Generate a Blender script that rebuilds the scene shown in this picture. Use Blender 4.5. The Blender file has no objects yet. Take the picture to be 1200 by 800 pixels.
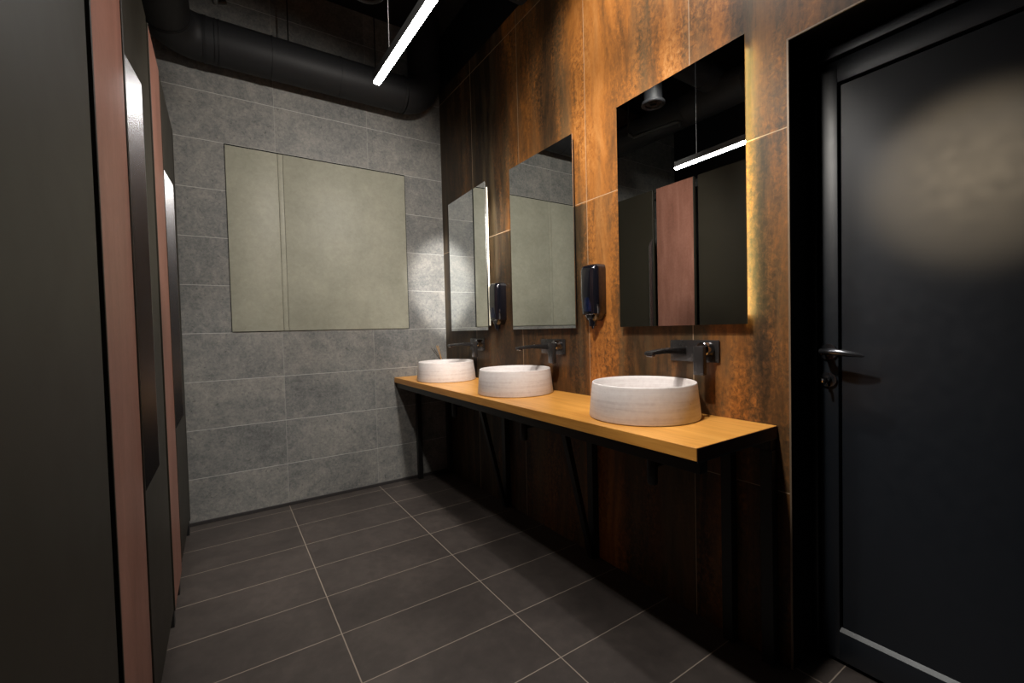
import bpy, bmesh, math, random
from mathutils import Vector, Matrix

random.seed(7)
S = bpy.context.scene
COL = S.collection
PI = math.pi

# ------------------------------------------------------------------ camera, light, exposure
cam_data = bpy.data.cameras.new('camera')
cam_data.sensor_fit = 'HORIZONTAL'
cam_data.sensor_width = 36.0
cam_data.lens = 515.538 * 36.0 / 1200.0
cam_data.clip_start = 0.01
cam = bpy.data.objects.new('camera', cam_data)
COL.objects.link(cam)
R_ = Vector((0.8334157509692962, -0.5520672594200139, -0.025296780679747336))
U_ = Vector((0.036471014161662846, 0.00926817119330603, 0.9992917322427677))
F_ = Vector((0.5514417930863635, 0.8337480687109307, -0.027858692691678864))
m = Matrix((R_, U_, -F_)).transposed().to_4x4()
m.translation = Vector((-1.5252472, -3.2747197, 1.1409785))
cam.matrix_world = m
S.camera = cam

world = bpy.data.worlds.new('world')
S.world = world
world.use_nodes = True
world.node_tree.nodes['Background'].inputs[0].default_value = (0.6, 0.7, 0.9, 1)
world.node_tree.nodes['Background'].inputs[1].default_value = 0.0

LAMP_POWER = 75.0           # emission strength of the pendant strip's diffuser
LED_NEAR, EDGE_GLOW_FAR = 14.0, .22
SPOT_A, SPOT_C, SPOT_D, SPOT_E, SPOT_F = 92.0, 106.0, 27.0, 850.0, 120.0   # the lit ceiling spotlights above the frame

S.view_settings.view_transform = 'Standard'
S.view_settings.look = 'None'
S.view_settings.gamma = 1.0
S.view_settings.use_curve_mapping = False
S.view_settings.exposure = 0.0
S.cycles.use_denoising = True
S.cycles.max_bounces = 10
S.cycles.diffuse_bounces = 3
S.cycles.caustics_reflective = True
S.cycles.sample_clamp_indirect = 6.0
S.cycles.blur_glossy = 0.2


def spot(name, loc, target, power, size_deg, blend, colour, radius=0.04):
    d = bpy.data.lights.new(name, 'SPOT')
    d.energy = power
    d.spot_size = math.radians(size_deg)
    d.spot_blend = blend
    d.color = colour
    d.shadow_soft_size = radius
    o = bpy.data.objects.new(name, d)
    COL.objects.link(o)
    o.location = loc
    o.rotation_euler = (Vector(target) - Vector(loc)).to_track_quat('-Z', 'Y').to_euler()
    return o


# ------------------------------------------------------------------ node helpers
class NT:
    def __init__(self, name):
        self.mat = bpy.data.materials.new(name)
        self.mat.use_nodes = True
        self.t = self.mat.node_tree
        self.b = self.t.nodes['Principled BSDF']

    def n(self, typ, **kw):
        nd = self.t.nodes.new(typ)
        for k, v in kw.items():
            setattr(nd, k, v)
        return nd

    def set(self, sock, v):
        if hasattr(v, 'is_linked') or isinstance(v, bpy.types.NodeSocket):
            self.t.links.new(v, sock)
        else:
            sock.default_value = v

    def math(self, op, a, b=0.0, c=None, clamp=False):
        nd = self.n('ShaderNodeMath', operation=op, use_clamp=clamp)
        self.set(nd.inputs[0], a)
        self.set(nd.inputs[1], b)
        if c is not None:
            self.set(nd.inputs[2], c)
        return nd.outputs[0]

    def pos(self):
        tc = self.n('ShaderNodeTexCoord')
        sx = self.n('ShaderNodeSeparateXYZ')
        self.t.links.new(tc.outputs['Object'], sx.inputs[0])
        return tc.outputs['Object'], sx.outputs[0], sx.outputs[1], sx.outputs[2]

    def vec(self, x, y, z):
        c = self.n('ShaderNodeCombineXYZ')
        for i, v in enumerate((x, y, z)):
            self.set(c.inputs[i], v)
        return c.outputs[0]

    def noise(self, vec, scale=5, detail=4, rough=0.5, dist=0.0, w=None):
        nd = self.n('ShaderNodeTexNoise')
        if w is not None:
            nd.noise_dimensions = '4D'
            self.set(nd.inputs['W'], w)
        self.set(nd.inputs['Vector'], vec)
        nd.inputs['Scale'].default_value = scale
        nd.inputs['Detail'].default_value = detail
        nd.inputs['Roughness'].default_value = rough
        nd.inputs['Distortion'].default_value = dist
        return nd.outputs['Fac']

    def white(self, vec):
        nd = self.n('ShaderNodeTexWhiteNoise')
        nd.noise_dimensions = '3D'
        self.set(nd.inputs['Vector'], vec)
        return nd.outputs['Value']

    def ramp(self, fac, stops, interp='LINEAR'):
        nd = self.n('ShaderNodeValToRGB')
        r = nd.color_ramp
        r.interpolation = interp
        e = r.elements
        while len(e) > 1:
            e.remove(e[-1])
        for i, (p, c) in enumerate(stops):
            if not isinstance(c, (tuple, list)):
                c = (c, c, c)
            el = e[0] if i == 0 else e.new(p)
            el.position = p
            el.color = (*c, 1)
        self.set(nd.inputs[0], fac)
        return nd.outputs[0]

    def mix(self, fac, a, b, mode='MIX'):
        nd = self.n('ShaderNodeMix', data_type='RGBA', blend_type=mode)
        self.set(nd.inputs['Factor'], fac)
        for s, v in ((nd.inputs[6], a), (nd.inputs[7], b)):
            self.set(s, (*v, 1) if isinstance(v, tuple) and len(v) == 3 else v)
        return nd.outputs[2]

    def line(self, coord, at, half, soft=0.0006):
        """1 on a thin line coord == at"""
        d = self.math('ABSOLUTE', self.math('SUBTRACT', coord, at))
        return self.math('SUBTRACT', 1.0, self.math('DIVIDE', self.math('SUBTRACT', d, half), soft, clamp=True), clamp=True)

    def bump(self, h, strength=0.2, dist=0.002):
        nd = self.n('ShaderNodeBump')
        nd.inputs['Strength'].default_value = strength
        nd.inputs['Distance'].default_value = dist
        self.set(nd.inputs['Height'], h)
        self.t.links.new(nd.outputs[0], self.b.inputs['Normal'])

    def out(self, col=None, rough=None, metal=None, spec=None, coat=None):
        if col is not None:
            self.set(self.b.inputs['Base Color'], (*col, 1) if isinstance(col, tuple) and len(col) == 3 else col)
        if rough is not None:
            self.set(self.b.inputs['Roughness'], rough)
        if metal is not None:
            self.b.inputs['Metallic'].default_value = metal
        if spec is not None:
            self.b.inputs['Specular IOR Level'].default_value = spec
        if coat is not None:
            self.b.inputs['Coat Weight'].default_value = coat
            self.b.inputs['Coat Roughness'].default_value = 0.08
        return self.mat


def plain(name, col, rough=0.5, metal=0.0, spec=0.5, var=0.08, scale=30, coat=None, even=False):
    k = NT(name)
    p, x, y, z = k.pos()
    n = k.noise(p, scale, 3)
    v = k.math('MULTIPLY_ADD', n, 2 * var, 1 - var)
    c = k.mix(1.0, col, k.vec(v, v, v), 'MULTIPLY')
    r = k.math('MULTIPLY_ADD', n, 0.1, max(rough - 0.05, 0.0))
    return k.out(c, rough if even else r, metal, spec, coat)


def emit(name, col, strength):
    mt = bpy.data.materials.new(name)
    mt.use_nodes = True
    b = mt.node_tree.nodes['Principled BSDF']
    b.inputs['Base Color'].default_value = (*col, 1)
    b.inputs['Emission Color'].default_value = (*col, 1)
    b.inputs['Emission Strength'].default_value = strength
    return mt


# ------------------------------------------------------------------ materials
def rust_material():
    k = NT('rusted_steel_tile')
    p, x, y, z = k.pos()
    # tile index
    yn = k.math('DIVIDE', k.math('SUBTRACT', k.math('MULTIPLY', y, -1.0), 0.517), 0.5747)
    zn = k.math('DIVIDE', k.math('SUBTRACT', z, 0.583), 1.178)
    ci, ri = k.math('FLOOR', yn), k.math('FLOOR', zn)
    tile = k.white(k.vec(ci, ri, 3.7))
    w = k.math('MULTIPLY', tile, 9.0)
    streak = k.noise(k.vec(k.math('MULTIPLY', y, 9.5), 0.0, k.math('MULTIPLY', z, 1.7)), 1.0, 6, 0.68, 1.3, w)
    thin = k.noise(k.vec(k.math('MULTIPLY', y, 30.0), 0.0, k.math('MULTIPLY', z, 9.0)), 1.0, 6, 0.75, 1.2, w)
    blot = k.noise(k.vec(k.math('MULTIPLY', y, 5.5), 0.0, k.math('MULTIPLY', z, 2.6)), 1.0, 6, 0.66, 0.6, w)
    sp0 = k.noise(k.vec(0.0, y, k.math('MULTIPLY', z, 0.8)), 58.0, 5, 0.72, 0.5)
    spm = k.ramp(k.noise(k.vec(k.math('MULTIPLY', y, 6.0), 2.0, k.math('MULTIPLY', z, 1.6)), 1.0, 4, 0.6, 0.4, w), [(.42, .22), (.62, 1.25)])
    speck = k.math('ADD', 0.5, k.math('MULTIPLY', k.math('SUBTRACT', sp0, 0.5), spm))
    # broad patches of rust along the wall, one run for each row of tiles
    yy = k.math('DIVIDE', k.math('ADD', k.math('MULTIPLY', y, -1.0),
                k.math('MULTIPLY', k.math('SUBTRACT', blot, 0.5), 0.10)), 2.6)
    D, O, T = 0.16, 0.62, 0.86
    up = k.ramp(yy, [(0.0, .10), (.10, .14), (.16, .28), (.195, .12), (.25, .08), (.33, .20), (.375, .50), (.43, .54), (.495, .46),
                     (.525, .22), (.56, .36), (.60, .58), (.645, .68), (.70, .60), (.74, .50), (.78, .48), (.83, .64),
                     (.87, .52), (.90, .58), (.93, .36), (1.0, .36)])
    lo = k.ramp(yy, [(0.0, .10), (.12, .14), (.20, .08), (.30, .18), (.345, .16), (.43, .22), (.50, .32), (.56, .30), (.61, .24),
                     (.64, .52), (.67, .62), (.71, .52), (.735, .26), (.80, .24), (.88, .28), (.91, .52), (.94, .42), (.96, .24), (1.0, .40)])
    row = k.math('GREATER_THAN', z, 1.7535)
    base = k.mix(row, lo, up)
    bs = k.n('ShaderNodeSeparateColor')
    k.set(bs.inputs[0], base)
    t = k.math('ADD', bs.outputs[0], k.math('MULTIPLY', k.math('SUBTRACT', streak, 0.5), 0.85))
    t = k.math('ADD', t, k.math('MULTIPLY', k.math('SUBTRACT', thin, 0.5), 0.22))
    t = k.math('ADD', t, k.math('MULTIPLY', k.math('SUBTRACT', speck, 0.5), 1.0))
    t = k.math('ADD', t, k.math('MULTIPLY', k.math('SUBTRACT', tile, 0.5), 0.05))
    col = k.ramp(t, [(0.0, (.014, .009, .005)), (.20, (.040, .023, .011)), (.36, (.100, .046, .016)), (.50, (.195, .078, .020)),
                     (.64, (.36, .132, .026)), (.80, (.47, .205, .055)), (1.0, (.55, .35, .18))])
    # greenish grey bloom on some streaks
    bloom = k.ramp(k.noise(k.vec(k.math('MULTIPLY', y, 7.0), 5.0, k.math('MULTIPLY', z, 0.8)), 1.0, 4, 0.6, 0.4, w),
                   [(.48, 0.0), (.66, 1.0)])
    col = k.mix(k.math('MULTIPLY', bloom, 0.5), col, (.135, .098, .050))
    # grout
    g = k.math('MAXIMUM', k.line(k.math('ABSOLUTE', k.math('SUBTRACT', k.math('FRACT', yn), 0.5)), 0.5, 0.0022, 0.0012),
               k.line(k.math('ABSOLUTE', k.math('SUBTRACT', k.math('FRACT', zn), 0.5)), 0.5, 0.0011, 0.0006))
    col = k.mix(k.math('MULTIPLY', g, 0.8), col, (.52, .37, .24))
    # painted black above the tiles
    top = k.math('GREATER_THAN', z, 3.035)
    col = k.mix(top, col, (.006, .006, .007))
    rough = k.math('MULTIPLY_ADD', speck, 0.3, 0.34)
    k.bump(k.math('SUBTRACT', k.math('ADD', k.math('MULTIPLY', speck, .6), k.math('MULTIPLY', thin, .4)), g), 0.25, 0.002)
    return k.out(col, rough, 0.0, 0.35)


def concrete_tile(name):
    k = NT(name)
    p, x, y, z = k.pos()
    xn = k.math('DIVIDE', k.math('ADD', x, 0.5822), 0.6)
    zn = k.math('DIVIDE', k.math('SUBTRACT', z, 0.2803), 0.2941)
    ci, ri = k.math('FLOOR', xn), k.math('FLOOR', zn)
    tile = k.white(k.vec(ci, ri, 1.3))
    w = k.math('MULTIPLY', tile, 11.0)
    big = k.noise(p, 3.2, 5, 0.62, 0.3, w)
    mid = k.noise(p, 15, 6, 0.75, 0.8, w)
    fine = k.noise(p, 60, 5, 0.75, 0.5)
    t = k.math('ADD', k.math('MULTIPLY', big, 0.42), k.math('ADD', k.math('MULTIPLY', mid, 0.58), k.math('MULTIPLY', k.math('SUBTRACT', fine, .5), .55)))
    t = k.math('ADD', t, k.math('MULTIPLY', k.math('SUBTRACT', tile, 0.5), 0.05))
    col = k.ramp(t, [(.27, (.080, .083, .083)), (.42, (.145, .146, .143)), (.50, (.190, .188, .179)), (.60, (.250, .240, .221)), (.75, (.33, .31, .275))])
    pits = k.ramp(k.noise(p, 48, 3, 0.6, 0.6), [(.30, 1.0), (.37, 0.0)])
    col = k.mix(k.math('MULTIPLY', pits, .55), col, (.05, .052, .052))
    gx = k.line(k.math('ABSOLUTE', k.math('SUBTRACT', k.math('FRACT', xn), 0.5)), 0.5, 0.0022, 0.0015)
    gz = k.line(k.math('ABSOLUTE', k.math('SUBTRACT', k.math('FRACT', zn), 0.5)), 0.5, 0.0045, 0.003)
    col = k.mix(k.math('MULTIPLY', gx, .6), col, (.34, .33, .31))
    col = k.mix(k.math('MULTIPLY', gz, .75), col, (.50, .49, .46))
    k.bump(k.math('SUBTRACT', k.math('MULTIPLY', mid, .5), k.math('MAXIMUM', gx, gz)), 0.25, 0.002)
    return k.out(col, k.math('MULTIPLY_ADD', mid, .2, .42), 0.0, 0.4)


def floor_tile():
    k = NT('dark_floor_tile')
    p, x, y, z = k.pos()
    xn = k.math('DIVIDE', k.math('ADD', x, 0.5822), 0.6)
    yn = k.math('DIVIDE', k.math('ADD', y, 0.6729), 0.2867)
    ci, ri = k.math('FLOOR', xn), k.math('FLOOR', yn)
    tile = k.white(k.vec(ci, ri, 2.1))
    w = k.math('MULTIPLY', tile, 7.0)
    big = k.noise(p, 3.5, 5, 0.6, 0.4, w)
    mid = k.noise(p, 22, 5, 0.65, 0.3, w)
    t = k.math('ADD', k.math('MULTIPLY', big, .6), k.math('MULTIPLY', mid, .4))
    col = k.ramp(t, [(.3, (.035, .029, .027)), (.5, (.054, .045, .041)), (.7, (.080, .066, .059))])
    gx = k.line(k.math('ABSOLUTE', k.math('SUBTRACT', k.math('FRACT', xn), 0.5)), 0.5, 0.0028, 0.0012)
    gy = k.line(k.math('ABSOLUTE', k.math('SUBTRACT', k.math('FRACT', yn), 0.5)), 0.5, 0.0050, 0.0025)
    g = k.math('MAXIMUM', gx, gy)
    col = k.mix(k.math('MULTIPLY', g, .85), col, (.30, .25, .205))
    k.bump(k.math('SUBTRACT', k.math('MULTIPLY', mid, .3), g), 0.2, 0.0015)
    return k.out(col, k.math('MULTIPLY_ADD', big, .2, .38), 0.0, 0.35)


def wood():
    k = NT('oak_worktop')
    p, x, y, z = k.pos()
    g = k.noise(k.vec(k.math('MULTIPLY', x, 26.0), k.math('MULTIPLY', y, 1.8), k.math('MULTIPLY', z, 26.0)), 1.0, 5, .6, .6)
    f = k.noise(k.vec(k.math('MULTIPLY', x, 120.0), k.math('MULTIPLY', y, 6.0), k.math('MULTIPLY', z, 120.0)), 1.0, 4, .6)
    t = k.math('ADD', k.math('MULTIPLY', g, .65), k.math('MULTIPLY', f, .35))
    col = k.ramp(t, [(.3, (.50, .205, .036)), (.5, (.66, .305, .062)), (.7, (.78, .41, .105))])
    k.bump(f, .08, .001)
    return k.out(col, .34, 0.0, .45)


def basin_mat():
    k = NT('white_cast_stone')
    p, x, y, z = k.pos()
    st = k.noise(k.vec(k.math('MULTIPLY', x, 2.5), k.math('MULTIPLY', y, 2.5), k.math('MULTIPLY', z, 55.0)), 1.0, 4, .6, .5)
    fine = k.noise(p, 60, 4, .6)
    pores = k.ramp(k.noise(p, 42, 2, .5, .3), [(.22, 1.0), (.27, 0.0)])
    t = k.math('ADD', k.math('MULTIPLY', st, .7), k.math('MULTIPLY', fine, .3))
    col = k.ramp(t, [(.35, (.62, .565, .55)), (.5, (.73, .68, .665)), (.65, (.80, .765, .75))])
    col = k.mix(k.math('MULTIPLY', pores, .4), col, (.30, .25, .22))
    k.bump(k.math('SUBTRACT', fine, pores), .06, .001)
    return k.out(col, .5, 0.0, .4)


def copper_panel():
    k = NT('copper_laminate')
    p, x, y, z = k.pos()
    a = k.noise(k.vec(k.math('MULTIPLY', x, 6.), k.math('MULTIPLY', y, 14.), k.math('MULTIPLY', z, 2.5)), 1., 5, .6, .5)
    b = k.noise(p, 60, 4, .65)
    t = k.math('ADD', k.math('MULTIPLY', a, .7), k.math('MULTIPLY', b, .3))
    col = k.ramp(t, [(.3, (.155, .064, .045)), (.5, (.22, .096, .068)), (.7, (.285, .135, .099))])
    return k.out(col, .42, 0.0, .4)


def beige_panel():
    k = NT('pale_stone_panel')
    p, x, y, z = k.pos()
    a = k.noise(p, 5, 5, .6, .3)
    b = k.noise(p, 38, 6, .7, .4)
    t = k.math('ADD', k.math('MULTIPLY', a, .5), k.math('MULTIPLY', b, .5))
    col = k.ramp(t, [(.32, (.275, .275, .215)), (.5, (.335, .33, .265)), (.68, (.395, .385, .31))])
    return k.out(col, .5, 0.0, .35)


M = {
    'rust': rust_material(), 'concrete': concrete_tile('grey_concrete_tile'), 'floor': floor_tile(), 'wood': wood(),
    'basin': basin_mat(), 'copper': copper_panel(), 'beige': beige_panel(),
    'black_paint': plain('matt_black_paint', (.012, .012, .014), .62, spec=.3),
    'duct': plain('black_painted_duct', (.017, .0175, .019), .55, spec=.22),
    'olive': plain('olive_black_laminate', (.018, .0150, .0095), .5, spec=.35, var=.12, scale=8),
    'black_metal': plain('black_powder_coat', (.010, .010, .010), .42),
    'jamb': plain('black_door_lining', (.006, .006, .007), .7, spec=.15),
    'door': plain('blue_black_door_paint', (.008, .011, .016), .42, spec=.7, var=.05),
    'edge_trim': plain('metal_corner_trim', (.22, .16, .11), .4, metal=.3),
    'handle_metal': plain('black_anodised_pull', (.22, .22, .23), .25, metal=.97, even=True),
    'gun': plain('gunmetal_tap', (.055, .052, .052), .26, metal=.6, spec=.6),
    'chrome': plain('polished_dark_chrome', (.45, .45, .46), .12, metal=1.0),
    'lever': plain('dark_nickel', (.12, .125, .14), .22, metal=.9),
    'gloss_black': plain('gloss_black_plastic', (.006, .006, .009), .07, even=True, spec=.6, coat=1.0),
    'blue_window': plain('blue_tinted_window', (.010, .018, .060), .12, spec=.6, coat=1.0),
    'pale_mark': plain('pale_print', (.55, .58, .60), .4),
    'shaded_end': plain('shaded_end_brown', (.060, .022, .012), .5),
    'bead': plain('brushed_aluminium_bead', (.085, .09, .095), .35, metal=.7),
    'reed': plain('tan_reed', (.52, .28, .08), .7), 'reed_dark': plain('dark_reed', (.05, .035, .02), .7),
    'amber_glass': plain('brown_glass_bottle', (.10, .045, .02), .12),
    'lamp_body': plain('black_lamp_housing', (.01, .01, .01), .4),
    'lamp': emit('opal_led_diffuser', (1.0, .97, .92), LAMP_POWER),
    'led_near': emit('warm_led_strip', (1.0, .88, .38), LED_NEAR),
    'edge_glow_far': emit('glowing_pale_edge', (1.0, .93, .75), EDGE_GLOW_FAR),  # no lamp: weak emission paints the far mirror's pale edge
    'grey_fit': plain('grey_spot_housing', (.010, .0105, .012), .5, spec=.3),
    'drain': plain('steel_drain', (.5, .5, .5), .25, metal=1.0),
    'skirting': plain('dark_skirting', (.030, .027, .027), .45),
}


def mirror_mat():
    k = NT('silvered_mirror')
    return k.out((.83, .86, .85), 0.0, 1.0)


M['mirror'] = mirror_mat()


# ------------------------------------------------------------------ mesh helpers
def bm_box(bm, lo, hi, bev=0.0, seg=2):
    lo, hi = [min(a, b) for a, b in zip(lo, hi)], [max(a, b) for a, b in zip(lo, hi)]
    r = bmesh.ops.create_cube(bm, size=1.0)
    vs = r['verts']
    for v in vs:
        v.co = Vector([(lo[i] + hi[i]) / 2 + v.co[i] * (hi[i] - lo[i]) for i in range(3)])
    if bev > 0:
        es = list({e for v in vs for e in v.link_edges})
        bmesh.ops.bevel(bm, geom=es, offset=bev, segments=seg, profile=0.5, affect='EDGES')


def bm_tube(bm, a, b, r, seg=24, r2=None):
    a, b = Vector(a), Vector(b)
    d = b - a
    q = d.to_track_quat('Z', 'Y').to_matrix().to_4x4()
    q.translation = (a + b) / 2
    bmesh.ops.create_cone(bm, cap_ends=True, segments=seg, radius1=r, radius2=r if r2 is None else r2, depth=d.length, matrix=q)


def bm_path(bm, pts, r, seg=24, caps=True):
    """sweep a circle along a polyline (r may be a list)"""
    pts = [Vector(p) for p in pts]
    n = len(pts)
    rr = r if isinstance(r, (list, tuple)) else [r] * n
    rings = []
    up = None
    for i, p in enumerate(pts):
        t = (pts[min(i + 1, n - 1)] - pts[max(i - 1, 0)]).normalized()
        if up is None:
            up = Vector((0, 0, 1)) if abs(t.z) < .9 else Vector((0, 1, 0))
        up = (up - t * up.dot(t)).normalized()
        s = t.cross(up)
        rings.append([bm.verts.new(p + (up * math.cos(2 * PI * j / seg) + s * math.sin(2 * PI * j / seg)) * rr[i]) for j in range(seg)])
    for a, b in zip(rings, rings[1:]):
        for j in range(seg):
            bm.faces.new((a[j], a[(j + 1) % seg], b[(j + 1) % seg], b[j]))
    if caps:
        bm.faces.new(list(reversed(rings[0])))
        bm.faces.new(rings[-1])


def bm_lathe(bm, prof, c=(0, 0, 0), seg=64):
    """revolve (r, z) profile about a vertical axis through c"""
    rings = []
    for r, z in prof:
        if r < 1e-6:
            rings.append([bm.verts.new((c[0], c[1], c[2] + z))])
        else:
            rings.append([bm.verts.new((c[0] + r * math.cos(2 * PI * j / seg), c[1] + r * math.sin(2 * PI * j / seg), c[2] + z)) for j in range(seg)])
    for a, b in zip(rings, rings[1:]):
        for j in range(seg):
            j2 = (j + 1) % seg
            if len(a) == 1 and len(b) == 1:
                continue
            if len(a) == 1:
                bm.faces.new((a[0], b[j2], b[j]))
            elif len(b) == 1:
                bm.faces.new((a[j], a[j2], b[0]))
            else:
                bm.faces.new((a[j], a[j2], b[j2], b[j]))


def bm_prism(bm, poly, ext, bev=0.0):
    """extrude a closed polygon (list of 3d points) by vector ext"""
    vs = [bm.verts.new(p) for p in poly]
    f = bm.faces.new(vs)
    r = bmesh.ops.extrude_face_region(bm, geom=[f])
    nv = [g for g in r['geom'] if isinstance(g, bmesh.types.BMVert)]
    for v in nv:
        v.co += Vector(ext)
    if bev:
        es = list({e for v in vs + nv for e in v.link_edges})
        bmesh.ops.bevel(bm, geom=es, offset=bev, segments=2, profile=.5, affect='EDGES')


def link(name, bm, mat, parent=None, smooth=None, origin=None):
    bmesh.ops.recalc_face_normals(bm, faces=bm.faces[:])
    if origin is not None:
        bmesh.ops.translate(bm, verts=bm.verts[:], vec=-Vector(origin))
    me = bpy.data.meshes.new(name)
    bm.to_mesh(me)
    bm.free()
    me.materials.append(mat)
    o = bpy.data.objects.new(name, me)
    COL.objects.link(o)
    if origin is not None:
        o.location = origin
    if smooth is not None:
        for pl in me.polygons:
            pl.use_smooth = True
        try:
            me.set_sharp_from_angle(angle=math.radians(smooth))
        except Exception:
            pass
    if parent is not None:
        o.parent = parent
    return o


def tag(o, label=None, cat=None, group=None, kind=None):
    if label:
        o['label'] = label
    if cat:
        o['category'] = cat
    if group:
        o['group'] = group
    if kind:
        o['kind'] = kind
    return o


def thing(name, loc, label, cat, group=None):
    o = bpy.data.objects.new(name, None)
    o.empty_display_size = .05
    COL.objects.link(o)
    o.location = loc
    return tag(o, label, cat, group)


def boxobj(name, lo, hi, mat, parent=None, bev=0.0, seg=2):
    bm = bmesh.new()
    bm_box(bm, lo, hi, bev, seg)
    return link(name, bm, mat, parent, 35 if bev else None)


def copy_tree(root, loc, label):
    c = root.copy()
    COL.objects.link(c)
    c.location = loc
    c['label'] = label
    for ch in root.children:
        d = ch.copy()
        COL.objects.link(d)
        d.parent = c
        for g in ch.children:
            e = g.copy()
            COL.objects.link(e)
            e.parent = d
    return c


def struct(o):
    o['kind'] = 'structure'
    return o


# ------------------------------------------------------------------ room shell
H = 3.45                     # ceiling
YB = -4.7                    # wall behind the camera
XL = -3.05                   # wall behind the cubicles
struct(boxobj('floor', (XL - .2, YB - .2, -.12), (.5, .2, 0), M['floor']))
struct(boxobj('ceiling', (XL - .2, YB - .2, H), (.5, .2, H + .12), M['black_paint']))
struct(boxobj('wall_far', (XL - .2, 0, 0), (.5, .2, H), M['concrete']))
struct(boxobj('wall_near', (XL - .2, YB - .2, 0), (.5, YB, H), M['black_paint']))
struct(boxobj('wall_left', (XL - .2, YB, 0), (XL, 0, H), M['black_paint']))
DOOR_Y0, DOOR_Y1, DOOR_H = -2.590, -3.56, 2.031
bm = bmesh.new()
bm_box(bm, (0, DOOR_Y0 + .003, 0), (.3, 0, H))
bm_box(bm, (0, DOOR_Y1, DOOR_H), (.3, DOOR_Y0 + .003, H))
bm_box(bm, (0, YB, 0), (.3, DOOR_Y1, H))
struct(link('wall_right', bm, M['rust']))
# black lining of the door opening and the metal edging of the tiles
bm = bmesh.new()
bm_box(bm, (.003, DOOR_Y0, 0), (.30, DOOR_Y0 + .003, DOOR_H))
bm_box(bm, (.003, DOOR_Y1, DOOR_H - .003), (.30, DOOR_Y0, DOOR_H))
bm_box(bm, (.003, DOOR_Y1, 0), (.30, DOOR_Y1 + .003, DOOR_H - .003))
struct(link('trim_1', bm, M['jamb']))
bm = bmesh.new()
bm_box(bm, (-.0015, DOOR_Y0 - .001, 0), (.003, DOOR_Y0 + .0045, DOOR_H))
bm_box(bm, (-.0015, DOOR_Y1, DOOR_H - .002), (.003, DOOR_Y0 + .0045, DOOR_H + .003))
struct(link('trim_2', bm, M['edge_trim']))
bm = bmesh.new()
bm_box(bm, (-1.75, -.009, 0), (-.001, -.0, .022), .002, 1)
struct(link('baseboard_far', bm, M['skirting']))

# ------------------------------------------------------------------ door
door = bpy.data.objects.new('door_1', None)
COL.objects.link(door)
door.location = (.15, (DOOR_Y0 + DOOR_Y1) / 2, 0)
struct(door)


def dpart(name, bm, mat, parent=None, smooth=None):
    o = link(name, bm, mat, None, smooth, origin=(.15, (DOOR_Y0 + DOOR_Y1) / 2, 0))
    o.location = (0, 0, 0)
    o.parent = parent or door
    return o


FY0, FY1 = DOOR_Y0 - .001, DOOR_Y1 + .004
bm = bmesh.new()
bm_box(bm, (.144, FY0 - .017, .0), (.235, FY0, 2.02), .003)
bm_box(bm, (.144, FY1, .0), (.235, FY1 + .017, 2.02), .003)
bm_box(bm, (.144, FY1 + .017, 1.985), (.235, FY0 - .017, 2.02), .003)
dpart('door_frame', bm, M['door'], smooth=35)
LY0, LY1 = FY0 - .024, FY1 + .024
bm = bmesh.new()
ZT, ZB, ST = 1.975, .016, .052
bm_box(bm, (.150, LY0 - ST, ZB), (.200, LY0, ZT), .002)
bm_box(bm, (.150, LY1, ZB), (.200, LY1 + ST, ZT), .002)
bm_box(bm, (.150, LY1 + ST - .001, ZT - .072), (.200, LY0 - ST + .001, ZT), .002)
bm_box(bm, (.150, LY1 + ST - .001, ZB), (.200, LY0 - ST + .001, .112), .002)
leaf = dpart('door_leaf', bm, M['door'], smooth=35)
bm = bmesh.new()
bm_box(bm, (.160, LY1 + ST + .006, .118), (.190, LY0 - ST - .006, ZT - .079), .001)
dpart('door_panel', bm, M['door'], leaf)
bm = bmesh.new()
bm_prism(bm, [(.150, LY0 - ST, .112), (.164, LY0 - ST, .112), (.164, LY0 - ST, .124), (.160, LY0 - ST, .124)], (0, (LY1 - LY0) + 2 * ST, 0))
dpart('glazing_bead', bm, M['bead'], leaf)['label'] = 'brushed metal bead along the bottom of the door panel'
# lever handle on its oval rose, key cylinder beneath
HY, HZ = -2.640, 1.040
bm = bmesh.new()
bm_tube(bm, (.150, HY, HZ), (.143, HY, HZ), .026, 32)
bm_path(bm, [(.144, HY, HZ), (.115, HY, HZ + .002), (.100, HY - .002, HZ + .002)], [.012, .0105, .011], 16)
n = 14
pts, rad = [], []
for i in range(n):
    s = i / (n - 1)
    pts.append((.100 - .006 * math.sin(s * PI), HY + .006 - .118 * s, HZ + .004 - .012 * s * s))
    rad.append(.0095 * (math.sin(PI * (.22 + .74 * s)) ** .7) + .0015)
bm_path(bm, pts, rad, 16)
dpart('door_handle', bm, M['lever'], leaf, 40)
bm = bmesh.new()
bm_tube(bm, (.150, HY, .948), (.143, HY, .948), .024, 32)
bm_tube(bm, (.144, HY, .952), (.132, HY, .952), .010, 20)
bm_box(bm, (.140, HY - .004, .925), (.134, HY + .004, .948), .0015)
dpart('key_cylinder', bm, M['lever'], leaf, 40)
bm = bmesh.new()
bm_box(bm, (.133, HY - .0015, .946), (.112, HY + .0015, .956), .001)
bm_tube(bm, (.112, HY - .002, .946), (.112, HY + .002, .946), .012, 20)
dpart('key', bm, M['chrome'], leaf, 40)['label'] = 'shiny metal key in the lock'

# ------------------------------------------------------------------ pale panel in the far wall
pnl = thing('wall_panel', (-.89, -.004, 1.165), 'large smooth pale beige panel set into the grey tiled far wall', 'panel')


def ppart(name, lo, hi, mat, bev=.0015):
    o = boxobj(name, lo, hi, mat, None, bev)
    o.parent = pnl
    o.matrix_parent_inverse = Matrix.Translation(-Vector((-.89, -.004, 1.165)))
    return o


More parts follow.
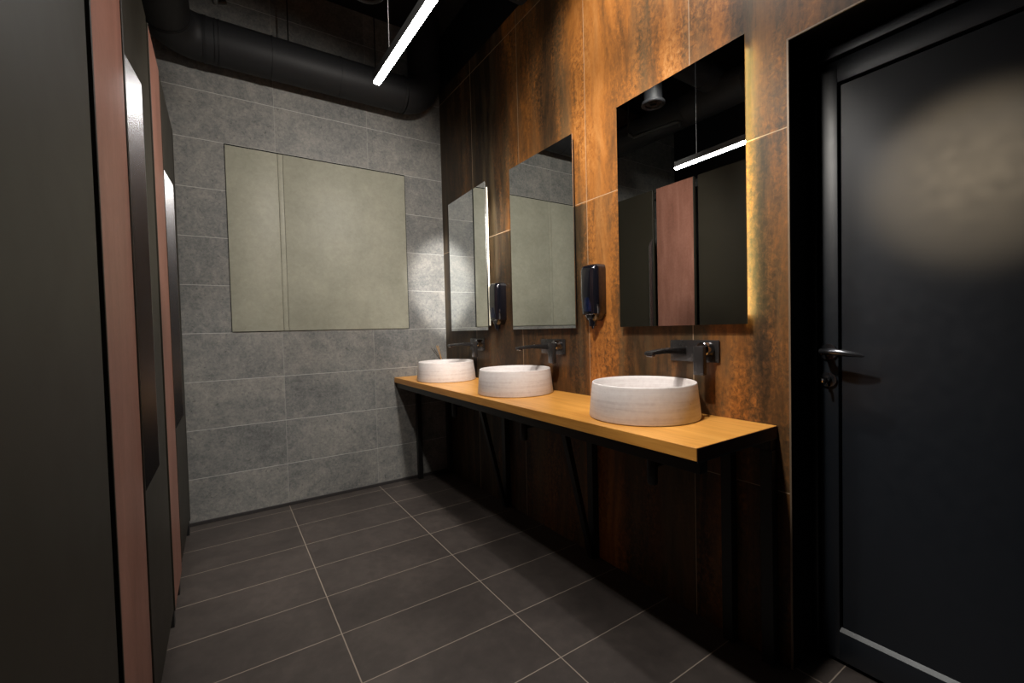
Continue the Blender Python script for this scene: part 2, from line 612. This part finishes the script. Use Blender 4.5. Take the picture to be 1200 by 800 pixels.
ppart('narrow_panel', (-1.463, -.010, 1.169), (-1.174, 0, 2.328), M['beige'])
ppart('joint_strip', (-1.1725, -.0095, 1.169), (-1.1435, 0, 2.328), M['beige'])
ppart('wide_panel', (-1.142, -.010, 1.169), (-.314, 0, 2.328), M['beige'])
bm = bmesh.new()  # solid black strips painted in as the shadow line of the panel
bm_box(bm, (-1.466, -.004, 2.329), (-.309, 0, 2.337))
bm_box(bm, (-.3135, -.004, 1.166), (-.3085, 0, 2.329))
o = link('shadow_line', bm, M['jamb'])
o.parent = pnl
o.matrix_parent_inverse = Matrix.Translation(-Vector((-.89, -.004, 1.165)))
o['label'] = 'black strip drawn as the shadow line along the top and right edge'

# ------------------------------------------------------------------ toilet cubicles on the left
XF = -1.712                  # front face of the doors


def cubicle_door(y0, y1, label, W_=.021):
    """door spans y0 (near) .. y1 (far); the long finger pull is on its near edge"""
    r = thing('cubicle_door', (XF - .012, (y0 + y1) / 2, .1), label, 'cubicle door', 'dark cubicle doors along the left side')
    O = Vector((XF - .012, (y0 + y1) / 2, .1))
    bm = bmesh.new()
    bm_box(bm, (XF - .024, y0, .105), (XF, y1, 2.318), .0015, 1)
    a = link('door_slab', bm, M['olive'], None, None, O)
    a.location = (0, 0, 0)
    a.parent = r
    # finger pull: a long wedge with slanting ends
    bm = bmesh.new()
    za, zb = .722, 1.902
    yb = y0 + .008
    D_ = .030
    c0 = [(XF, yb, za), (XF + D_, yb + W_, za + .062), (XF + D_, yb + W_, zb - .062), (XF, yb, zb)]
    bm_prism(bm, c0, (0.0, .006, 0))
    b = link('finger_pull', bm, M['handle_metal'], None, None, O)
    b.location = (0, 0, 0)
    b.parent = r
    b['label'] = 'long black metal finger pull with slanted ends'
    return r


def pilaster(y0, y1, label):
    r = thing('cubicle_pilaster', (XF - .012, (y0 + y1) / 2, 0), label, 'panel', 'copper pilasters between the cubicle doors')
    O = Vector((XF - .012, (y0 + y1) / 2, 0))
    bm = bmesh.new()
    bm_box(bm, (XF - .024, y0 + .008, .085), (XF + .001, y1, 2.318), .001, 1)
    a = link('copper_panel', bm, M['copper'], None, None, O)
    a.location = (0, 0, 0)
    a.parent = r
    bm = bmesh.new()
    bm_box(bm, (XF - .024, y0, .085), (XF + .002, y0 + .0075, 2.318), .001, 1)
    a = link('edge_strip', bm, M['olive'], None, None, O)
    a.location = (0, 0, 0)
    a.parent = r
    for yy in (y0 + .06, y1 - .04):
        bm = bmesh.new()
        bm_box(bm, (XF - .030, yy - .02, 0), (XF - .006, yy + .02, .09), .002, 1)
        f = link('foot', bm, M['black_metal'], None, None, O)
        f.location = (0, 0, 0)
        f.parent = r
    return r


PIL = [(-1.145, -.785), (-2.125, -1.765), (-3.105, -2.80)]
cubicle_door(-.745, -.150, 'dark olive cubicle door farthest back, next to the grey tiled wall', .012)
cubicle_door(-1.725, -1.180, 'dark olive cubicle door between the two copper panels')
cubicle_door(-2.795, -2.160, 'dark olive cubicle door closest to the camera, filling the left edge')
pilaster(*PIL[0], 'narrow-looking copper brown panel beside the farthest cubicle door')
pilaster(*PIL[1], 'wide copper brown panel beside the nearest dark cubicle door')
# end post against the far wall
post = thing('cubicle_end_post', (XF - .012, -.12, 0), 'slim dark post with a black foot ending the cubicle row at the far wall', 'post')
O = Vector((XF - .012, -.12, 0))
for nm, lo, hi, mt in (('post_strip', (XF - .024, -.146, .085), (XF + .001, -.105, 2.318), M['olive']),
                       ('foot', (XF - .030, -.145, 0), (XF - .004, -.105, .09), M['black_metal'])):
    bm = bmesh.new()
    bm_box(bm, lo, hi, .001, 1)
    a = link(nm, bm, mt, None, None, O)
    a.location = (0, 0, 0)
    a.parent = post
# head rail of the row and the rest of the row behind the camera
rl = thing('cubicle_head_rail', (XF - .04, -1.5, 2.25), 'black rail running behind the top of the cubicle row', 'rail')
bm = bmesh.new()
bm_box(bm, (XF - .062, -2.79, 2.24), (XF - .026, -.002, 2.30), .002, 1)
a = link('rail', bm, M['black_metal'], None, None, (XF - .04, -1.5, 2.25))
a.location = (0, 0, 0)
a.parent = rl
struct(boxobj('wall_side_panel', (XF - .024, YB, 0), (XF, -2.80, 2.318), M['olive']))

# ------------------------------------------------------------------ worktop and its frame
CX, CY = -.442, -2.549
ctr = thing('worktop', (CX / 2, CY / 2, .76), 'long oak worktop carrying the three white basins', 'worktop')
O = Vector((CX / 2, CY / 2, .76))


def cpart(name, lo, hi, mat, root, O, bev=.001):
    bm = bmesh.new()
    bm_box(bm, lo, hi, bev, 1)
    a = link(name, bm, mat, None, None, O)
    a.location = (0, 0, 0)
    a.parent = root
    return a


cpart('wooden_top', (CX, CY + .0025, .762), (-.001, -.012, .80), M['wood'], ctr, O)
cpart('shaded_end', (CX, CY, .762), (-.001, CY + .002, .7995), M['shaded_end'], ctr, O)['label'] = 'end facing the door, its shade painted in dark brown'  # dark layer over the worktop end, the shade is in its colour

fr = thing('washstand_frame', (-.22, CY / 2, 0), 'black steel frame of legs and slanted braces under the oak worktop', 'frame')
O = Vector((-.22, CY / 2, 0))
cpart('front_rail', (-.425, CY + .004, .722), (-.390, -.014, .7615), M['black_metal'], fr, O)
cpart('wall_rail', (-.040, CY + .004, .722), (-.002, -.014, .7615), M['black_metal'], fr, O)
cpart('end_edge_strip', (-.440, CY + .0005, .757), (-.002, CY + .004, .7615), M['bead'], fr, O)['label'] = 'thin bright metal line under the worktop end'
for y in (-.055, -.900, -1.690, -2.390, -2.530):
    w = .019
    cpart('leg', (-.040, y - w, 0), (-.003, y + w, .722), M['black_metal'], fr, O)
    if y > -2.5:
        cpart('cross_arm', (-.390, y - w, .722), (-.040, y + w, .7615), M['black_metal'], fr, O)
for y in (-.900, -1.690):
    bm = bmesh.new()
    h = .015
    bm_prism(bm, [(-.225, y - h, .722), (-.195, y - h, .722), (-.040, y - h, .045), (-.040, y - h, .005), (-.048, y - h, .005)], (0, 2 * h, 0))
    a = link('brace', bm, M['black_metal'], None, None, O)
    a.location = (0, 0, 0)
    a.parent = fr
cpart('front_leg', (-.285, -.055, 0), (-.250, -.020, .722), M['black_metal'], fr, O)

# ------------------------------------------------------------------ basins
BY = [-2.154, -1.300, -.452]
BX = [-.190, -.205, -.215]
BL = ['white stone round basin nearest the door, largest in view', 'white stone round basin in the middle of the worktop',
      'white stone round basin at the far end of the worktop beside the grey wall']
prof = [(0.0, 0.0), (.196, 0.0), (.2035, .003), (.2042, .006), (.1915, .126), (.1905, .1295), (.1885, .131), (.186, .1305),
        (.1835, .128), (.180, .118), (.172, .075), (.155, .045), (.12, .030), (.06, .024), (.021, .022), (0.0, .022)]
root = thing('vessel_basin', (BX[0], BY[0], .80), BL[0], 'basin', 'white vessel basins on the oak worktop')
bm = bmesh.new()
bm_lathe(bm, prof, seg=96)
link('bowl', bm, M['basin'], root, 50)
bm = bmesh.new()
bm_lathe(bm, [(0, .030), (.014, .029), (.019, .0265), (.021, .0225)], seg=32)
link('drain', bm, M['drain'], root, 50)
for i in (1, 2):
    copy_tree(root, (BX[i], BY[i], .80), BL[i])

# traps under the basins
TL = ['black drain trap hanging under the basin nearest the door', 'black drain trap hanging under the middle basin',
      'black drain trap hanging under the farthest basin']
root = thing('drain_trap', (-.17, BY[0] - .02, .762), TL[0], 'drain trap', 'drain traps under the worktop')
bm = bmesh.new()
bm_tube(bm, (0, 0, 0), (0, 0, -.125), .016, 20)
link('tail_pipe', bm, M['black_metal'], root, 40)
bm = bmesh.new()
bm_lathe(bm, [(0, -.225), (.016, -.225), (.020, -.218), (.020, -.132), (.017, -.125), (0, -.125)], seg=28)
link('trap_cup', bm, M['black_metal'], root, 40)
bm = bmesh.new()
bm_path(bm, [(.02, 0, -.150), (.168, 0, -.150)], .014, 16)
link('waste_pipe', bm, M['black_metal'], root, 40)
for i in (1, 2):
    copy_tree(root, (-.17, BY[i] - .02, .762), TL[i])

# ------------------------------------------------------------------ wall taps
TPL = ['dark metal wall tap over the basin nearest the door', 'dark metal wall tap over the middle basin',
       'dark metal wall tap over the farthest basin beside the grey wall']
root = thing('wall_tap', (0, -2.247, 1.04), TPL[0], 'tap', 'wall mounted basin taps')
bm = bmesh.new()
bm_box(bm, (-.009, -.105, -.042), (-.0005, .105, .042), .004)
link('wall_plate', bm, M['gun'], root, 35)
bm = bmesh.new()
# flat spout tapering outwards and dropping slightly
sec = [(-.008, .024, .012, -.016), (-.05, .022, .014, -.012), (-.12, .020, .012, -.006), (-.195, .019, .006, -.008), (-.205, .018, .002, -.009)]
rings = []
for x, hw, zt, zb in sec:
    yc = .055
    rings.append([bm.verts.new((x, yc - hw, zb)), bm.verts.new((x, yc + hw, zb)), bm.verts.new((x, yc + hw, zt)), bm.verts.new((x, yc - hw, zt))])
for a, b in zip(rings, rings[1:]):
    for j in range(4):
        bm.faces.new((a[j], a[(j + 1) % 4], b[(j + 1) % 4], b[j]))
bm.faces.new(rings[0])
bm.faces.new(rings[-1])
bmesh.ops.bevel(bm, geom=bm.edges[:], offset=.0025, segments=2, profile=.5, affect='EDGES')
sp = link('spout', bm, M['gun'], root, 40)
bm = bmesh.new()
bm_box(bm, (-.201, .042, -.015), (-.180, .068, -.006), .003)
link('aerator', bm, M['chrome'], sp, 40)['label'] = 'bright aerator under the spout tip'
bm = bmesh.new()
bm_tube(bm, (-.008, -.062, .008), (-.048, -.062, .008), .027, 36)
bm_tube(bm, (-.048, -.062, .008), (-.051, -.062, .008), .027, 36, .024)
link('cartridge_housing', bm, M['chrome'], root, 40)['label'] = 'polished round cartridge housing'
bm = bmesh.new()
bm_box(bm, (-.074, -.083, -.085), (-.050, -.041, .022), .004)
link('lever', bm, M['gun'], root, 35)
for i, y in ((1, -1.383), (2, -.53)):
    copy_tree(root, (0, y, 1.04), TPL[i])

# ------------------------------------------------------------------ mirrors
ML = ['mirror nearest the door, reflecting the copper panel and ceiling pipes', 'mirror in the middle between the two soap dispensers',
      'mirror at the far end beside the grey tiled wall']
MY = [(-2.468, -1.897), (-1.600, -1.030), (-.778, -.173)]
for i, (y0, y1) in enumerate(MY):
    z0, z1 = 1.139, 2.108
    c = Vector((0, (y0 + y1) / 2, z0))
    r = thing('wall_mirror', c, ML[i], 'mirror', 'backlit mirrors on the rust coloured wall')

    def mp(name, lo, hi, mat, bev=0.0):
        bm = bmesh.new()
        bm_box(bm, lo, hi, bev, 1)
        a = link(name, bm, mat, None, None, c)
        a.location = (0, 0, 0)
        a.parent = r
        return a
    mp('mirror_glass', (-.030, y0, z0), (-.0255, y1, z1), M['mirror'])
    mp('backing_frame', (-.0250, y0 + .019, z0 + .019), (-.0005, y1 - .019, z1 - .019), M['black_metal'])
    if i in (0, 2):  # light strip on the nearest mirror; on the far one a painted edge glow
        mp('glow_strip', (-.0200 if i == 0 else -.010, y0 + .0125, z0 + .030), (-.0030, y0 + .0185, z1 - .030), M['led_near'] if i == 0 else M['edge_glow_far'])['label'] = 'glowing strip behind the near edge'

    if i == 2:
        # the far mirror stands slightly off the wall at its near edge
        th = math.radians(-2.6)
        r.rotation_euler = (0, 0, th)
        hw = (y1 - y0) / 2
        r.location = (-hw * math.sin(-th), y1 - hw * math.cos(th), z0)

# ------------------------------------------------------------------ soap dispensers
DL = ['glossy black soap dispenser on the wall between the middle and nearest mirrors',
      'glossy black soap dispenser on the wall between the far and middle mirrors']
root = thing('soap_dispenser', (0, -1.730, 1.20), DL[0], 'soap dispenser', 'black soap dispensers between the mirrors')


def rounded_section(hw, d, k=10, rc=.032):
    """outline in (x, y): flat back on the wall, rounded front"""
    pts = [(-.001, -hw), ]
    for j in range(k + 1):
        a = -PI / 2 - (PI / 2) * j / k
        pts.append((-(d - rc) + rc * math.cos(a), -hw + rc + rc * math.sin(a)))
    for j in range(k + 1):
        a = PI - (PI / 2) * j / k
        pts.append((-(d - rc) + rc * math.cos(a), hw - rc + rc * math.sin(a)))
    pts.append((-.001, hw))
    return pts


def loft(bm, secs):
    rings = []
    for z, hw, d, rc in secs:
        rings.append([bm.verts.new((x, y, z)) for x, y in rounded_section(hw, d, 10, rc)])
    nn = len(rings[0])
    for a, b in zip(rings, rings[1:]):
        for j in range(nn):
            bm.faces.new((a[j], a[(j + 1) % nn], b[(j + 1) % nn], b[j]))
    bm.faces.new(rings[0])
    bm.faces.new(rings[-1])


bm = bmesh.new()
loft(bm, [(.000, .052, .060, .028), (.004, .055, .069, .032), (.10, .056, .075, .032), (.215, .056, .073, .032), (.231, .053, .067, .031), (.238, .046, .055, .027)])
link('cover', bm, M['gloss_black'], root, 50)
bm = bmesh.new()
loft(bm, [(-.030, .026, .048, .020), (-.022, .036, .052, .023), (.0, .048, .057, .026)])
link('push_bar', bm, M['gloss_black'], root, 50)
bm = bmesh.new()
bm_tube(bm, (-.036, 0, -.020), (-.036, 0, -.054), .021, 28, .017)
bm_tube(bm, (-.036, 0, -.054), (-.036, 0, -.066), .008, 16, .005)
link('nozzle', bm, M['gloss_black'], root, 50)
bm = bmesh.new()
prev = None
for j in range(9):
    s = -1 + 2 * j / 8
    y = s * .026
    x = -.0748 + .0035 * s * s
    a, b = bm.verts.new((x, y, .016)), bm.verts.new((x, y, .082))
    if prev:
        bm.faces.new((prev[0], a, b, prev[1]))
    prev = (a, b)
bmesh.ops.solidify(bm, geom=bm.faces[:], thickness=.0012)
link('level_window', bm, M['blue_window'], root, 50)['label'] = 'blue tinted level window'
bm = bmesh.new()
bm_box(bm, (-.073, .022, .098), (-.0715, .032, .106), .0005, 1)
link('printed_mark', bm, M['pale_mark'], root)['label'] = 'tiny pale printed mark'
copy_tree(root, (0, -.860, 1.20), DL[1])

# ------------------------------------------------------------------ reeds in a bottle behind the far basin
rd = thing('reed_diffuser', (-.120, -.185, .80), 'small bottle of thin tan and dark reeds behind the farthest basin', 'reed diffuser')
bm = bmesh.new()
bm_lathe(bm, [(0, 0), (.028, 0), (.030, .004), (.030, .060), (.024, .070), (.012, .076), (.012, .092), (.008, .092), (.008, .074), (.0, .070)], seg=32)
link('bottle', bm, M['amber_glass'], rd, 40)
for (tx, ty, mt) in ((-.046, .004, 'reed'), (-.040, -.012, 'reed'), (-.086, .006, 'reed_dark'), (-.074, -.010, 'reed_dark')):
    bm = bmesh.new()
    bm_path(bm, [(0, 0, .072), (tx * .28, ty * .28, .13), (tx, ty, .232 if mt == 'reed' else .214)], .0022, 8)
    link('reed', bm, M[mt], rd)

# ------------------------------------------------------------------ pendant strip lamp
LA, LB = Vector((-.973, -1.515, 2.132)), Vector((-.956, -2.30, 2.116))
lp = thing('pendant_strip_lamp', (LA + LB) / 2, 'long thin bright white strip lamp hanging on wires from the dark ceiling', 'lamp')
d = LB - LA
ang = math.atan2(d.x, -d.y)
rotm = Matrix.Rotation(ang, 4, 'Z')
lp.rotation_euler = (0, 0, ang)
L2 = d.length / 2
bm = bmesh.new()
bm_box(bm, (-.0115, -L2, .000), (.0115, L2, .011), .0)
link('diffuser', bm, M['lamp'], lp)
bm = bmesh.new()
bm_box(bm, (-.0125, -L2 - .002, .0115), (.0125, L2 + .002, .045), .001, 1)
link('housing', bm, M['lamp_body'], lp)
for s in (-.62, .62):
    bm = bmesh.new()
    bm_tube(bm, (0, s * L2, .045), (0, s * L2, H - LA.z - .002), .0015, 8)
    link('suspension_wire', bm, M['grey_fit'], lp)

# ------------------------------------------------------------------ ducts under the ceiling
du = thing('ventilation_duct', (-1.72, -.17, 2.85), 'thick black round duct running along the far wall under the ceiling', 'duct')
DC = Vector((-1.72, -.17, 2.85))


def arc(c, r, u, v, a0, a1, n=10):
    c, u, v = Vector(c), Vector(u), Vector(v)
    return [c + u * r * math.cos(a0 + (a1 - a0) * i / n) + v * r * math.sin(a0 + (a1 - a0) * i / n) for i in range(n + 1)]


def duct_part(name, pts, r, label=None, seg=40):
    bm = bmesh.new()
    bm_path(bm, pts, r, seg)
    a = link(name, bm, M['duct'], None, 40, DC)
    a.location = (0, 0, 0)
    a.parent = du
    if label:
        a['label'] = label
    return a


rD = .121
ZD = 2.862
RB = .17
YD = -.150
XV = -.185
duct_part('duct_run', [(-1.72 + RB, YD, ZD), (XV - RB, YD, ZD)], rD)
duct_part('elbow', arc((XV - RB, YD, ZD + RB), RB, (0, 0, -1), (1, 0, 0), 0, PI / 2), rD)
duct_part('riser', [(XV, YD, ZD + RB), (XV, YD, H - .002)], rD)
duct_part('elbow', arc((-1.72 + RB, YD - RB, ZD), RB, (0, 1, 0), (-1, 0, 0), 0, PI / 2), rD)
duct_part('duct_run', [(-1.72, YD - RB, ZD), (-1.72, YB + .01, ZD)], rD)
duct_part('branch_duct', [(-1.72, -1.36, 2.95), (-.12, -1.36, 2.95)], .088)
duct_part('branch_collar', [(-1.60, -1.36, 2.95), (-1.50, -1.36, 2.95)], .096)
# folded seam rings
for k_, x_ in enumerate((-1.545, -1.535, -1.49, -1.47, -1.20, -.80, -.37)):
    duct_part('seam_ring', [(x_ - .004, YD, ZD), (x_ + .004, YD, ZD)], rD + .0035)
for y_ in (-.33, -.345, -1.1, -1.58, -1.60, -1.62):
    duct_part('seam_ring', [(-1.72, y_ - .004, ZD), (-1.72, y_ + .004, ZD)], rD + .0035)
for p_ in ((-1.1, YD), (-.55, YD)):
    bm = bmesh.new()
    bm_tube(bm, (p_[0], p_[1], ZD + rD), (p_[0], p_[1], H - .002), .004, 8)
    a = link('hanger_rod', bm, M['black_metal'], None, None, DC)
    a.location = (0, 0, 0)
    a.parent = du

# cylinder downlight, seen in the nearest mirror
dl = thing('ceiling_downlight', (-.955, -1.365, 2.585), 'unlit dark cylinder spotlight on the ceiling, seen in the nearest mirror', 'spotlight')
bm = bmesh.new()
bm_tube(bm, (0, 0, .012), (0, 0, H - 2.585 - .002), .058, 40)
link('housing', bm, M['grey_fit'], dl, 40)
bm = bmesh.new()
bm_lathe(bm, [(.058, .022), (.074, .018), (.076, .004), (.070, .0), (.056, .004), (.048, .018), (.050, .0115)], seg=48)
link('trim_ring', bm, M['grey_fit'], dl, 40)
bm = bmesh.new()
bm_lathe(bm, [(0, .012), (.020, .012), (.022, .004), (.026, .004), (.028, .0115), (.046, .0115)], seg=40)
link('reflector', bm, M['black_metal'], dl, 40)

# small pipe with an end arm under the ceiling, seen in the nearest mirror
pp = thing('sprinkler_pipe', (-1.47, -.72, 2.70), 'thin black pipe with a drop arm below the duct, seen in the nearest mirror', 'pipe')
bm = bmesh.new()
bm_path(bm, [(.02, 0, .055), (-.02, -.02, .03), (-.03, -.42, -.005), (-.03, -.46, -.02), (-.03, -.46, -.06)], .014, 14)
link('pipe_arm', bm, M['black_metal'], pp, 40)
bm = bmesh.new()
bm_tube(bm, (.02, 0, .055), (.02, 0, H - 2.70 - .002), .006, 10)
link('hanger', bm, M['black_metal'], pp)

# lit cylinder spotlights on the ceiling, above the frame of the photograph
for (px, py, pz, tgt, pw, cone, colr, txt) in (
        (-.56, -2.15, 3.24, (-.34, -2.05, 0), SPOT_A, 124, (1.0, .95, .90), 'lit cylinder spotlight on the ceiling above the basin nearest the door'),
        (-.62, -1.75, 2.62, (-1.15, 0, 1.5), SPOT_C, 108, (1.0, .94, .86), 'lit cylinder spotlight on the ceiling facing the grey tiled wall'),
        (-1.12, -2.72, 1.87, (.15, -2.965, 1.53), SPOT_D, 23, (1.0, .78, .52), 'lit cylinder spotlight hanging low and aimed at the dark door'),
        (-.92, -2.75, 2.36, (0, -.31, 1.60), SPOT_E, 17, (1.0, .96, .90), 'lit cylinder spotlight aimed along the rust coloured wall at the far mirror'),
        (-1.12, -2.32, 2.62, (-.12, -1.62, .90), SPOT_F, 92, (1.0, .94, .86), 'lit cylinder spotlight aimed down at the basins from the cubicle side')):
    sl = thing('ceiling_spotlight', (px, py, pz), txt, 'spotlight', 'lit ceiling spotlights')
    bm = bmesh.new()
    top = min(.20, H - pz - .002)
    bm_tube(bm, (0, 0, .030), (0, 0, top), .058, 40)
    link('housing', bm, M['grey_fit'], sl, 40)
    if top > .199 and H - pz > .25:
        bm = bmesh.new()
        bm_tube(bm, (0, 0, top), (0, 0, H - pz - .002), .007, 12)
        link('drop_rod', bm, M['grey_fit'], sl, 40)
    bm = bmesh.new()
    bm_lathe(bm, [(.0585, .034), (.066, .030), (.066, .0), (.060, .0), (.050, .0295), (.0575, .0295)], seg=40)
    link('trim_ring', bm, M['black_metal'], sl, 40)
    spot('spotlight_beam', (px, py, pz - .015), tgt, pw, cone, .55, colr, .045)
